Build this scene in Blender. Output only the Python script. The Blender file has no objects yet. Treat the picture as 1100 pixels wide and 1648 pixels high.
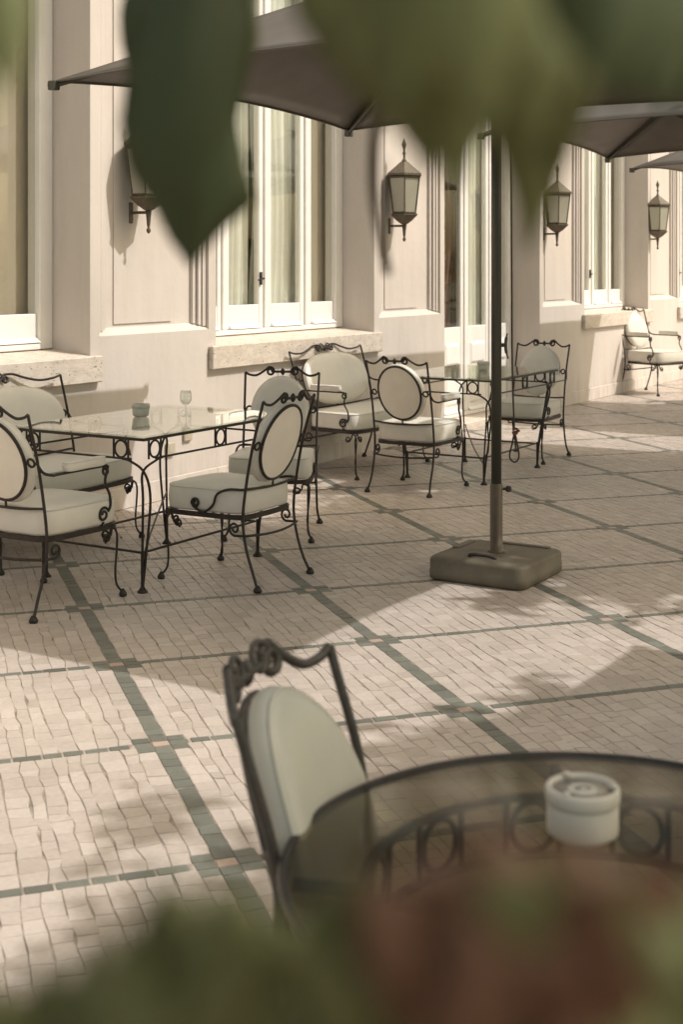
import bpy, math, random
from mathutils import Vector, Matrix
random.seed(7)
PI = math.pi
sc = bpy.context.scene
col = sc.collection
# ------------------------------------------------------------------ camera
cd = bpy.data.cameras.new("camera"); cam = bpy.data.objects.new("camera", cd); col.objects.link(cam)
cam.location = (0, -5.80, 1.58)
cam.rotation_euler = (math.radians(90), 0, math.radians(-58.6))
cd.sensor_fit = 'HORIZONTAL'; cd.sensor_width = 24; cd.lens = 47.56
cd.shift_y = -0.36
cd.clip_start = 0.05; cd.clip_end = 400
cd.dof.use_dof = True; cd.dof.focus_distance = 6.8; cd.dof.aperture_fstop = 4.4
sc.camera = cam
# ------------------------------------------------------------------ light
DROP = Vector((-0.30, 0.75, -1.0)).normalized()          # the way the sunlight travels
SUN = -DROP
w = bpy.data.worlds.new("World"); sc.world = w; w.use_nodes = True
nt = w.node_tree; nt.nodes.clear()
sky = nt.nodes.new("ShaderNodeTexSky"); sky.sky_type = 'NISHITA'; sky.sun_disc = False
sky.sun_elevation = math.asin(SUN.z); sky.sun_rotation = math.atan2(SUN.x, SUN.y)
sky.dust_density = 4.0; sky.air_density = 1.0
tint = nt.nodes.new("ShaderNodeMix"); tint.data_type = 'RGBA'; tint.blend_type = 'MULTIPLY'
tint.inputs[0].default_value = 1.0; tint.inputs[7].default_value = (0.79, 0.73, 0.54, 1)
bg = nt.nodes.new("ShaderNodeBackground"); bg.inputs[1].default_value = 0.215
out = nt.nodes.new("ShaderNodeOutputWorld")
nt.links.new(sky.outputs[0], tint.inputs[6]); nt.links.new(tint.outputs[2], bg.inputs[0]); nt.links.new(bg.outputs[0], out.inputs[0])
sl = bpy.data.lights.new("sun", 'SUN'); sl.energy = 2.35; sl.angle = math.radians(0.55); sl.color = (1.0, 0.985, 0.98)
so = bpy.data.objects.new("sun", sl); col.objects.link(so)
so.rotation_euler = DROP.to_track_quat('-Z', 'Y').to_euler(); so.location = (2, -12, 14)
sc.view_settings.view_transform = 'Standard'; sc.view_settings.look = 'None'
sc.view_settings.exposure = 0.45; sc.view_settings.gamma = 1.0; sc.view_settings.use_curve_mapping = False
try: sc.cycles.max_bounces = 8; sc.cycles.transparent_max_bounces = 24
except Exception: pass

FW = Vector((math.cos(math.radians(31.4)), math.sin(math.radians(31.4)), 0))
RT = Vector((FW.y, -FW.x, 0))
EYE = Vector((0, -5.80, 1.58))
def project(p):
    d = Vector(p) - EYE; y = d.dot(FW)
    if y < 0.05: return (-9999, -9999, y)
    return (550 + 2180*d.dot(RT)/y, 428 - 2180*d.z/y, y)
def near(right, dist, up):                                # a spot in front of where the photographer stood, metres
    return EYE + FW*dist + RT*right + Vector((0, 0, up))

# ------------------------------------------------------------------ materials
def mat(name, base, rough=0.6, metal=0.0, spec=0.5, var=0.0, scale=8.0, bump=0.0, bscale=60.0, col2=None, build=None):
    m = bpy.data.materials.new(name); m.use_nodes = True
    n = m.node_tree; b = n.nodes["Principled BSDF"]
    b.inputs["Base Color"].default_value = (*base, 1); b.inputs["Roughness"].default_value = rough
    b.inputs["Metallic"].default_value = metal; b.inputs["Specular IOR Level"].default_value = spec
    tc = n.nodes.new("ShaderNodeTexCoord")
    if var or col2:
        no = n.nodes.new("ShaderNodeTexNoise"); no.inputs["Scale"].default_value = scale; no.inputs["Detail"].default_value = 8; no.inputs["Roughness"].default_value = 0.65
        n.links.new(tc.outputs["Object"], no.inputs["Vector"])
        rp = n.nodes.new("ShaderNodeValToRGB")
        lo = col2 or tuple(c*(1-var) for c in base)
        rp.color_ramp.elements[0].position = 0.32; rp.color_ramp.elements[1].position = 0.68
        rp.color_ramp.elements[0].color = (*lo, 1); rp.color_ramp.elements[1].color = (*[min(1, c*(1+var*0.35)) for c in base], 1)
        n.links.new(no.outputs[0], rp.inputs[0]); n.links.new(rp.outputs[0], b.inputs["Base Color"])
        mr = n.nodes.new("ShaderNodeMapRange"); mr.inputs[3].default_value = max(0.05, rough-0.08); mr.inputs[4].default_value = min(1, rough+0.1)
        n.links.new(no.outputs[0], mr.inputs[0]); n.links.new(mr.outputs[0], b.inputs["Roughness"])
    if bump:
        n2 = n.nodes.new("ShaderNodeTexNoise"); n2.inputs["Scale"].default_value = bscale; n2.inputs["Detail"].default_value = 6
        n.links.new(tc.outputs["Object"], n2.inputs["Vector"])
        bp = n.nodes.new("ShaderNodeBump"); bp.inputs["Strength"].default_value = bump; bp.inputs["Distance"].default_value = 0.01
        n.links.new(n2.outputs[0], bp.inputs["Height"]); n.links.new(bp.outputs[0], b.inputs["Normal"])
    if build: build(n, b, tc)
    return m

def stone_mat(name, c1, c2, rough, spec=0.5):
    def bl(n, b, tc):
        at = n.nodes.new("ShaderNodeAttribute"); at.attribute_name = "tone"
        rp = n.nodes.new("ShaderNodeValToRGB"); rp.color_ramp.elements[0].color = (*c1, 1); rp.color_ramp.elements[1].color = (*c2, 1)
        n.links.new(at.outputs["Fac"], rp.inputs[0])
        no = n.nodes.new("ShaderNodeTexNoise"); no.inputs["Scale"].default_value = 1.6; no.inputs["Detail"].default_value = 9; no.inputs["Roughness"].default_value = 0.7
        geo = n.nodes.new("ShaderNodeNewGeometry"); n.links.new(geo.outputs["Position"], no.inputs["Vector"])
        n3 = n.nodes.new("ShaderNodeTexNoise"); n3.inputs["Scale"].default_value = 55; n3.inputs["Detail"].default_value = 5
        n.links.new(geo.outputs["Position"], n3.inputs["Vector"])
        ma = n.nodes.new("ShaderNodeMath"); ma.operation = 'MULTIPLY_ADD'; ma.inputs[1].default_value = 0.55; ma.inputs[2].default_value = 0.60
        n.links.new(no.outputs[0], ma.inputs[0])
        mb = n.nodes.new("ShaderNodeMath"); mb.operation = 'MULTIPLY_ADD'; mb.inputs[1].default_value = 0.35; mb.inputs[2].default_value = 0.0
        n.links.new(n3.outputs[0], mb.inputs[0])
        mc = n.nodes.new("ShaderNodeMath"); mc.operation = 'ADD'; n.links.new(ma.outputs[0], mc.inputs[0]); n.links.new(mb.outputs[0], mc.inputs[1])
        vm = n.nodes.new("ShaderNodeVectorMath"); vm.operation = 'SCALE'
        n.links.new(rp.outputs[0], vm.inputs[0]); n.links.new(mc.outputs[0], vm.inputs["Scale"])
        n.links.new(vm.outputs[0], b.inputs["Base Color"])
        mr = n.nodes.new("ShaderNodeMapRange"); mr.inputs[3].default_value = rough-0.12; mr.inputs[4].default_value = rough+0.16
        n.links.new(no.outputs[0], mr.inputs[0]); n.links.new(mr.outputs[0], b.inputs["Roughness"])
        bp = n.nodes.new("ShaderNodeBump"); bp.inputs["Strength"].default_value = 0.25; bp.inputs["Distance"].default_value = 0.003
        n.links.new(n3.outputs[0], bp.inputs["Height"]); n.links.new(bp.outputs[0], b.inputs["Normal"])
    return mat(name, c1, rough, spec=spec, build=bl)

M = {}
M['cream_stone'] = stone_mat('cream_stone', (0.385, 0.325, 0.28), (0.49, 0.425, 0.375), 0.42)
M['green_stone'] = stone_mat('green_stone', (0.105, 0.106, 0.088), (0.168, 0.172, 0.142), 0.42)
M['pink_stone'] = stone_mat('pink_stone', (0.36, 0.255, 0.20), (0.42, 0.31, 0.25), 0.42)

TA, TB, TP = 1.0955, 0.9379, Vector((2.0718, -2.9610, 0))
AV = Vector((0.76297, -0.64643, 0)); BV = Vector((0.64643, 0.76297, 0))
def grout_build(n, b, tc):                                 # beyond the built stones the pattern goes on as material
    mp = n.nodes.new("ShaderNodeMapping"); mp.vector_type = 'TEXTURE'
    mp.inputs["Location"].default_value = TP; mp.inputs["Rotation"].default_value = (0, 0, math.atan2(AV.y, AV.x))
    geo = n.nodes.new("ShaderNodeNewGeometry"); n.links.new(geo.outputs["Position"], mp.inputs["Vector"])
    br = n.nodes.new("ShaderNodeTexBrick"); br.inputs["Scale"].default_value = 1.0
    br.inputs["Brick Width"].default_value = 0.078; br.inputs["Row Height"].default_value = 0.0521; br.inputs["Mortar Size"].default_value = 0.003
    br.inputs["Color1"].default_value = (0.47, 0.38, 0.29, 1); br.inputs["Color2"].default_value = (0.40, 0.32, 0.25, 1); br.inputs["Mortar"].default_value = (0.12, 0.08, 0.055, 1)
    n.links.new(mp.outputs[0], br.inputs["Vector"]); n.links.new(br.outputs[0], b.inputs["Base Color"])
M['far_paving'] = mat('far_paving', (0.4, 0.32, 0.25), 0.5, build=grout_build)
M['grout'] = mat('grout', (0.44, 0.37, 0.30), 0.9, var=0.75, scale=9, bump=0.4)
def plaster_build(n, b, tc):
    geo = n.nodes.new("ShaderNodeNewGeometry")
    no = n.nodes.new("ShaderNodeTexNoise"); no.inputs["Scale"].default_value = 0.9; no.inputs["Detail"].default_value = 8; no.inputs["Roughness"].default_value = 0.62
    n.links.new(geo.outputs["Position"], no.inputs["Vector"])
    mp = n.nodes.new("ShaderNodeMapping"); mp.inputs["Scale"].default_value = (2.2, 2.2, 0.9); n.links.new(geo.outputs["Position"], mp.inputs["Vector"])
    ns = n.nodes.new("ShaderNodeTexNoise"); ns.inputs["Scale"].default_value = 1.0; ns.inputs["Detail"].default_value = 6; n.links.new(mp.outputs[0], ns.inputs["Vector"])
    mx = n.nodes.new("ShaderNodeMath"); mx.operation = 'MULTIPLY'; n.links.new(no.outputs[0], mx.inputs[0]); n.links.new(ns.outputs[0], mx.inputs[1])
    rp = n.nodes.new("ShaderNodeValToRGB"); rp.color_ramp.elements[0].position = 0.10; rp.color_ramp.elements[1].position = 0.33
    rp.color_ramp.elements[0].color = (0.56, 0.50, 0.45, 1); rp.color_ramp.elements[1].color = (0.61, 0.55, 0.50, 1)
    n.links.new(mx.outputs[0], rp.inputs[0]); n.links.new(rp.outputs[0], b.inputs["Base Color"])
    sx = n.nodes.new("ShaderNodeSeparateXYZ"); n.links.new(geo.outputs["Position"], sx.inputs[0])
    zr = n.nodes.new("ShaderNodeMapRange"); zr.inputs[1].default_value = 0.0; zr.inputs[2].default_value = 0.38; zr.inputs[3].default_value = 1.0; zr.inputs[4].default_value = 0.0; n.links.new(sx.outputs[2], zr.inputs[0])
    st_ = n.nodes.new("ShaderNodeMapping"); st_.inputs["Scale"].default_value = (9, 9, 1.2); n.links.new(geo.outputs["Position"], st_.inputs["Vector"])
    n4 = n.nodes.new("ShaderNodeTexNoise"); n4.inputs["Scale"].default_value = 1.0; n4.inputs["Detail"].default_value = 7; n4.inputs["Roughness"].default_value = 0.7; n.links.new(st_.outputs[0], n4.inputs["Vector"])
    r4 = n.nodes.new("ShaderNodeValToRGB"); r4.color_ramp.elements[0].position = 0.45; r4.color_ramp.elements[1].position = 0.8; n.links.new(n4.outputs[0], r4.inputs[0])
    ad = n.nodes.new("ShaderNodeMath"); ad.operation = 'MULTIPLY_ADD'; ad.inputs[1].default_value = 0.7; ad.inputs[2].default_value = 0.16; n.links.new(zr.outputs[0], ad.inputs[0])
    mm = n.nodes.new("ShaderNodeMath"); mm.operation = 'MULTIPLY'; n.links.new(ad.outputs[0], mm.inputs[0]); n.links.new(r4.outputs[0], mm.inputs[1])
    dm = n.nodes.new("ShaderNodeMix"); dm.data_type = 'RGBA'; dm.inputs[7].default_value = (0.30, 0.24, 0.18, 1)
    n.links.new(mm.outputs[0], dm.inputs[0]); n.links.new(rp.outputs[0], dm.inputs[6]); n.links.new(dm.outputs[2], b.inputs["Base Color"])
    n3 = n.nodes.new("ShaderNodeTexNoise"); n3.inputs["Scale"].default_value = 14; n3.inputs["Detail"].default_value = 8; n.links.new(geo.outputs["Position"], n3.inputs["Vector"])
    bp = n.nodes.new("ShaderNodeBump"); bp.inputs["Strength"].default_value = 0.22; bp.inputs["Distance"].default_value = 0.012
    n.links.new(n3.outputs[0], bp.inputs["Height"]); n.links.new(bp.outputs[0], b.inputs["Normal"])
M['plaster'] = mat('plaster', (0.6, 0.52, 0.44), 0.85, spec=0.25, build=plaster_build)
def trav_build(n, b, tc):
    geo = n.nodes.new("ShaderNodeNewGeometry")
    mp = n.nodes.new("ShaderNodeMapping"); mp.inputs["Scale"].default_value = (1.0, 1.0, 2.6); n.links.new(geo.outputs["Position"], mp.inputs["Vector"])
    no = n.nodes.new("ShaderNodeTexNoise"); no.inputs["Scale"].default_value = 9; no.inputs["Detail"].default_value = 9; no.inputs["Roughness"].default_value = 0.7; n.links.new(mp.outputs[0], no.inputs["Vector"])
    vo = n.nodes.new("ShaderNodeTexNoise"); vo.inputs["Scale"].default_value = 38; vo.inputs["Detail"].default_value = 4; n.links.new(mp.outputs[0], vo.inputs["Vector"])
    rp = n.nodes.new("ShaderNodeValToRGB"); rp.color_ramp.elements[0].position = 0.3; rp.color_ramp.elements[1].position = 0.6
    rp.color_ramp.elements[0].color = (0.47, 0.40, 0.33, 1); rp.color_ramp.elements[1].color = (0.64, 0.56, 0.48, 1)
    n.links.new(no.outputs[0], rp.inputs[0])
    pr = n.nodes.new("ShaderNodeValToRGB"); pr.color_ramp.elements[0].position = 0.29; pr.color_ramp.elements[1].position = 0.37
    n.links.new(vo.outputs[0], pr.inputs[0])
    mx = n.nodes.new("ShaderNodeMix"); mx.data_type = 'RGBA'; mx.inputs[6].default_value = (0.2, 0.155, 0.12, 1)
    n.links.new(pr.outputs[0], mx.inputs[0]); n.links.new(rp.outputs[0], mx.inputs[7]); n.links.new(mx.outputs[2], b.inputs["Base Color"])
    bp = n.nodes.new("ShaderNodeBump"); bp.inputs["Strength"].default_value = 0.6; bp.inputs["Distance"].default_value = 0.006
    n.links.new(pr.outputs[0], bp.inputs["Height"]); n.links.new(bp.outputs[0], b.inputs["Normal"])
M['travertine'] = mat('travertine', (0.6, 0.52, 0.44), 0.7, build=trav_build)
M['white_paint'] = mat('white_paint', (0.80, 0.77, 0.73), 0.42, var=0.06, scale=6, bump=0.05, bscale=30)
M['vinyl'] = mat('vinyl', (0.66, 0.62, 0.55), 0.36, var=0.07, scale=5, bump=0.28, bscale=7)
M['panel_fabric'] = mat('panel_fabric', (0.82, 0.75, 0.65), 0.7, var=0.05, scale=9, bump=0.08, bscale=300)
M['iron'] = mat('iron', (0.035, 0.027, 0.022), 0.42, metal=0.35, var=0.4, scale=30, bump=0.25, bscale=140)
M['worn_iron'] = mat('worn_iron', (0.075, 0.068, 0.06), 0.48, metal=0.4, var=0.4, scale=30, bump=0.3, bscale=120)
M['lantern_metal'] = mat('lantern_metal', (0.14, 0.115, 0.08), 0.55, metal=0.3, var=0.35, scale=25, bump=0.2, bscale=90)
M['frosted'] = mat('frosted', (0.42, 0.40, 0.32), 0.35, var=0.08, scale=6)
M['vinyl_shaded'] = mat('vinyl_shaded', (0.47, 0.46, 0.40), 0.36, var=0.07, scale=5, bump=0.28, bscale=7)  # darkened copy of the vinyl; the near chair's shade is put into the colour
M['ceramic'] = mat('ceramic', (0.52, 0.50, 0.42), 0.5, var=0.1, scale=20, bump=0.05)
M['white_ceramic'] = mat('white_ceramic', (0.60, 0.55, 0.47), 0.45, var=0.06, scale=20)
M['ash'] = mat('ash', (0.05, 0.045, 0.04), 0.9, var=0.3, scale=40)
M['pole_dark'] = mat('pole_dark', (0.075, 0.075, 0.06), 0.38, metal=0.35, var=0.2, scale=4)
M['pole_brown'] = mat('pole_brown', (0.12, 0.092, 0.066), 0.5, metal=0.35, var=0.25, scale=14)
M['base_plastic'] = mat('base_plastic', (0.155, 0.130, 0.092), 0.62, var=0.3, scale=7, bump=0.2, bscale=160)
M['rope'] = mat('rope', (0.05, 0.04, 0.035), 0.8, var=0.2, scale=90)
M['rope_red'] = mat('rope_red', (0.16, 0.06, 0.04), 0.8, var=0.2, scale=90)
M['curtain'] = mat('curtain', (0.84, 0.81, 0.74), 0.85, var=0.06, scale=5)
M['drape_red'] = mat('drape_red', (0.20, 0.095, 0.07), 0.85, var=0.15, scale=5)
M['beige_board'] = mat('beige_board', (0.47, 0.39, 0.30), 0.7, var=0.05, scale=3)
M['room'] = mat('room', (0.22, 0.17, 0.13), 0.9, var=0.1, scale=2)
M['outlet'] = mat('outlet', (0.45, 0.40, 0.30), 0.6)
M['bark'] = mat('bark', (0.14, 0.10, 0.07), 0.9, var=0.4, scale=14, bump=0.8, bscale=20)
M['twig'] = mat('twig', (0.07, 0.055, 0.035), 0.8, var=0.3, scale=60)
M['lawn'] = mat('lawn', (0.09, 0.10, 0.045), 0.95, var=0.4, scale=2, bump=0.5)
def leaf_mat(name, c, c2, tr=0.35):
    def bl(n, b, tc):
        oi = n.nodes.new("ShaderNodeNewGeometry")
        no = n.nodes.new("ShaderNodeTexNoise"); no.inputs["Scale"].default_value = 5.0; n.links.new(oi.outputs["Position"], no.inputs["Vector"])
        rp = n.nodes.new("ShaderNodeValToRGB"); rp.color_ramp.elements[0].position = 0.35; rp.color_ramp.elements[1].position = 0.65
        rp.color_ramp.elements[0].color = (*c, 1); rp.color_ramp.elements[1].color = (*c2, 1)
        n.links.new(no.outputs[0], rp.inputs[0]); n.links.new(rp.outputs[0], b.inputs["Base Color"])
        t = n.nodes.new("ShaderNodeBsdfTranslucent"); n.links.new(rp.outputs[0], t.inputs[0])
        mx = n.nodes.new("ShaderNodeMixShader"); mx.inputs[0].default_value = tr
        o = n.nodes["Material Output"]
        n.links.new(b.outputs[0], mx.inputs[1]); n.links.new(t.outputs[0], mx.inputs[2]); n.links.new(mx.outputs[0], o.inputs[0])
    return mat(name, c, 0.5, build=bl)
M['leaf'] = leaf_mat('leaf', (0.135, 0.145, 0.05), (0.18, 0.19, 0.075))
M['leaf_low'] = leaf_mat('leaf_low', (0.105, 0.112, 0.038), (0.15, 0.155, 0.058))
M['leaf_dark'] = leaf_mat('leaf_dark', (0.045, 0.062, 0.022), (0.08, 0.10, 0.036), 0.25)
M['leaf_pale'] = leaf_mat('leaf_pale', (0.18, 0.20, 0.08), (0.25, 0.265, 0.115))
M['leaf_red'] = leaf_mat('leaf_red', (0.15, 0.066, 0.034), (0.18, 0.088, 0.045))
M['leaf_tree'] = leaf_mat('leaf_tree', (0.05, 0.065, 0.025), (0.10, 0.12, 0.05), 0.25)
M['canvas'] = leaf_mat('canvas', (0.108, 0.092, 0.075), (0.125, 0.107, 0.088), 0.10)
def glass_mat(name, tintc, refl=1.0, rough=0.02):
    m = bpy.data.materials.new(name); m.use_nodes = True; n = m.node_tree
    for x in list(n.nodes):
        if x.type != 'OUTPUT_MATERIAL': n.nodes.remove(x)
    o = [x for x in n.nodes if x.type == 'OUTPUT_MATERIAL'][0]
    tr = n.nodes.new("ShaderNodeBsdfTransparent"); tr.inputs[0].default_value = (*tintc, 1)
    gl = n.nodes.new("ShaderNodeBsdfGlossy"); gl.inputs["Roughness"].default_value = rough; gl.inputs[0].default_value = (0.95, 0.95, 0.93, 1)
    ge = n.nodes.new("ShaderNodeNewGeometry"); dt = n.nodes.new("ShaderNodeVectorMath"); dt.operation = 'DOT_PRODUCT'
    n.links.new(ge.outputs["Incoming"], dt.inputs[0]); n.links.new(ge.outputs["Normal"], dt.inputs[1])
    def mth(op, a, b=None):
        q = n.nodes.new("ShaderNodeMath"); q.operation = op
        for i_, v_ in enumerate((a, b)):
            if v_ is None: continue
            if isinstance(v_, (int, float)): q.inputs[i_].default_value = v_
            else: n.links.new(v_, q.inputs[i_])
        return q.outputs[0]
    fz = mth('POWER', mth('SUBTRACT', 1.0, mth('ABSOLUTE', dt.outputs["Value"])), 5.0)
    mm = n.nodes.new("ShaderNodeMath"); mm.operation = 'MULTIPLY'; mm.inputs[1].default_value = refl; mm.use_clamp = True
    n.links.new(mth('MULTIPLY_ADD', fz, 0.96), mm.inputs[0])
    mm.inputs[0].links[0].from_node.inputs[2].default_value = 0.04
    mx = n.nodes.new("ShaderNodeMixShader"); n.links.new(mm.outputs[0], mx.inputs[0])
    n.links.new(tr.outputs[0], mx.inputs[1]); n.links.new(gl.outputs[0], mx.inputs[2]); n.links.new(mx.outputs[0], o.inputs[0])
    return m
M['window_glass'] = glass_mat('window_glass', (0.93, 0.94, 0.92), 1.2)
M['table_glass'] = glass_mat('table_glass', (0.90, 0.93, 0.89), 1.1)
M['smoked_glass'] = glass_mat('smoked_glass', (0.50, 0.465, 0.37), 0.75, 0.18)
M['clear_glass'] = glass_mat('clear_glass', (0.94, 0.95, 0.93), 2.6)

# ------------------------------------------------------------------ mesh helpers
class MB:
    def __init__(s): s.v = []; s.f = []; s.sm = []
    def add(s, vs, fs, smooth=False):
        o = len(s.v); s.v += [tuple(p) for p in vs]; s.f += [tuple(i+o for i in f) for f in fs]; s.sm += [smooth]*len(fs)
        return s
    def box(s, x0, x1, y0, y1, z0, z1):
        vs = [(x, y, z) for z in (z0, z1) for y in (y0, y1) for x in (x0, x1)]
        return s.add(vs, [(0,2,3,1),(4,5,7,6),(0,1,5,4),(2,6,7,3),(0,4,6,2),(1,3,7,5)])
    def bbox(s, x0, x1, y0, y1, z0, z1, r=0.004):            # box with chamfered edges
        vs = []; 
        ring = lambda xa, xb, ya, yb, z: [(xa+r, ya, z), (xb-r, ya, z), (xb, ya+r, z), (xb, yb-r, z), (xb-r, yb, z), (xa+r, yb, z), (xa, yb-r, z), (xa, ya+r, z)]
        R0 = ring(x0+r, x1-r, y0+r, y1-r, z0); R1 = ring(x0, x1, y0, y1, z0+r); R2 = ring(x0, x1, y0, y1, z1-r); R3 = ring(x0+r, x1-r, y0+r, y1-r, z1)
        vs = R0+R1+R2+R3; fs = [tuple(range(7, -1, -1)), tuple(range(24, 32))]
        for k in range(3):
            for i in range(8): fs.append((k*8+i, k*8+(i+1) % 8, (k+1)*8+(i+1) % 8, (k+1)*8+i))
        return s.add(vs, fs)
    def tube(s, pts, r, n=8, caps=True, closed=False, flat=1.0):
        pts = [Vector(p) for p in pts]; m = len(pts)
        rs = r if isinstance(r, (list, tuple)) else [r]*m
        up = None; vs = []
        for i, p in enumerate(pts):
            a = pts[(i-1) % m] if (closed or i > 0) else p
            b = pts[(i+1) % m] if (closed or i < m-1) else p
            t = (b-a); t = t.normalized() if t.length > 1e-9 else Vector((0,0,1))
            if up is None:
                up = Vector((0,0,1)) if abs(t.z) < 0.9 else Vector((1,0,0))
            x = up - t*up.dot(t)
            if x.length < 1e-4: x = t.orthogonal()
            x.normalize(); y = t.cross(x); up = x
            for k in range(n):
                an = 2*PI*k/n; vs.append(p + (x*math.cos(an) + y*math.sin(an)*flat)*rs[i])
        fs = []
        for i in range(m if closed else m-1):
            j = (i+1) % m
            for k in range(n): fs.append((i*n+k, i*n+(k+1) % n, j*n+(k+1) % n, j*n+k))
        s.add(vs, fs, True)
        if caps and not closed:
            s.add(vs[:n], [tuple(range(n-1, -1, -1))]); s.add(vs[-n:], [tuple(range(n))])
        return s
    def lathe(s, prof, c=(0,0,0), n=24, smooth=True, start=0.0, sx=1, sy=1):
        vs = []; fs = []
        for (r, z) in prof:
            for k in range(n):
                a = start + 2*PI*k/n; vs.append((c[0]+r*math.cos(a)*sx, c[1]+r*math.sin(a)*sy, c[2]+z))
        for i in range(len(prof)-1):
            for k in range(n): fs.append((i*n+k, i*n+(k+1) % n, (i+1)*n+(k+1) % n, (i+1)*n+k))
        fs.append(tuple(range(n-1, -1, -1))); fs.append(tuple(range((len(prof)-1)*n, len(prof)*n)))
        return s.add(vs, fs, smooth)
    def mesh(s, name):
        me = bpy.data.meshes.new(name); me.from_pydata(s.v, [], s.f); me.update()
        me.polygons.foreach_set("use_smooth", s.sm)
        return me
    def build(s, name, m, parent=None, loc=None):
        me = s.mesh(name); me.materials.append(M[m] if isinstance(m, str) else m)
        o = bpy.data.objects.new(name, me); col.objects.link(o)
        if loc is not None: o.location = loc
        if parent: o.parent = parent
        return o
def tag(o, label=None, cat=None, group=None, kind=None):
    if label: o['label'] = label
    if cat: o['category'] = cat
    if group: o['group'] = group
    if kind: o['kind'] = kind
    return o
def thing(name, label, cat, loc=(0,0,0), rz=0, group=None):
    o = bpy.data.objects.new(name, None); col.objects.link(o); o.empty_display_size = 0.1
    o.location = loc; o.rotation_euler = (0, 0, rz)
    return tag(o, label, cat, group)
def dup(o, parent=None):
    c = o.copy(); col.objects.link(c); c.parent = parent
    for ch in KIDS.get(o.name, []): 
        d = dup(ch, c); KIDS.setdefault(c.name, []).append(d)
    return c
KIDS = {}
def index_kids():
    KIDS.clear()
    for o in bpy.data.objects:
        if o.parent: KIDS.setdefault(o.parent.name, []).append(o)
def smooth_pts(pts, sub=5, closed=False):                    # Catmull-Rom
    pts = [Vector(p) for p in pts]; n = len(pts); res = []
    rng = range(n) if closed else range(n-1)
    for i in rng:
        p1 = pts[i]; p2 = pts[(i+1) % n]
        p0 = pts[(i-1) % n] if (closed or i > 0) else p1*2-p2
        p3 = pts[(i+2) % n] if (closed or i < n-2) else p2*2-p1
        for k in range(sub):
            t = k/sub
            res.append(0.5*((2*p1)+(-p0+p2)*t+(2*p0-5*p1+4*p2-p3)*t*t+(-p0+3*p1-3*p2+p3)*t**3))
    if not closed: res.append(pts[-1])
    return res
def spiral(c, r0, r1, a0, turns, n=18):                      # 2D curl that starts at radius r0 and winds in to r1
    return [(c[0]+(r0+(r1-r0)*k/n)*math.cos(a0+turns*2*PI*k/n), c[1]+(r0+(r1-r0)*k/n)*math.sin(a0+turns*2*PI*k/n)) for k in range(n+1)]

# ------------------------------------------------------------------ ground
g = MB(); g.add([(-80,-90,-0.035),(120,-90,-0.035),(120,40,-0.035),(-80,40,-0.035)], [(0,1,2,3)])
tag(g.build('ground', 'lawn'), kind='structure')
floor = MB().add([(-8,-11,-0.0024),(34,-11,-0.0024),(34,0.33,-0.0024),(-8,0.33,-0.0024),(-8,-11,-0.03),(34,-11,-0.03),(34,0.33,-0.03),(-8,0.33,-0.03)],
                 [(0,1,2,3),(0,4,5,1),(1,5,6,2),(3,2,6,7),(0,3,7,4)]).build('terrace_floor', 'grout')
tag(floor, kind='structure')
MB().add([(-8,-11,-0.001),(-0.2,-11,-0.001),(-0.2,0.33,-0.001),(-8,0.33,-0.001)], [(0,1,2,3)]).build('paving', 'far_paving', floor)
MB().add([(18.6,-11,-0.001),(34,-11,-0.001),(34,0.33,-0.001),(18.6,0.33,-0.001)], [(0,1,2,3)]).build('paving', 'far_paving', floor)
stones = {'paving_stone': [], 'border_stone': [], 'pink_stone': []}
def G(a, b): return TP + AV*a + BV*b
def stone(kind, quad, tone):
    c = sum(quad, Vector())/4
    if not (-0.2 < c.x < 18.6 and -10.9 < c.y < 0.28): return
    px, py, t = project(c)
    if t < 1.0 or px < -420 or px > 1500 or py > 2500 or t > 19.5: return
    h = random.uniform(-0.0009, 0.0009); tl = [random.uniform(-0.0006, 0.0006) for _ in range(4)]
    top = [c+(q-c)*0.97+Vector((0,0,h+tl[i])) for i, q in enumerate(quad)]
    mid = [c+(q-c)*1.0+Vector((0,0,h-0.0022)) for q in quad]
    bot = [Vector((q.x, q.y, -0.007)) for q in quad]
    vs = top+mid+bot; fs = [(0,1,2,3)]
    for k in (0, 4):
        for i in range(4): fs.append((k+i, k+4+i, k+4+(i+1) % 4, k+(i+1) % 4))
    area = 0
    if 0 <= px <= 1100 and 0 <= py <= 1648:
        pr = [project(q) for q in quad]
        area = abs(sum(pr[i][0]*pr[(i+1) % 4][1]-pr[(i+1) % 4][0]*pr[i][1] for i in range(4)))/2
    stones[kind].append((area, vs, fs, tone))
ROW = 0.044; BW = 0.0285; J = 0.0013
rs = random.Random(3)
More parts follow.
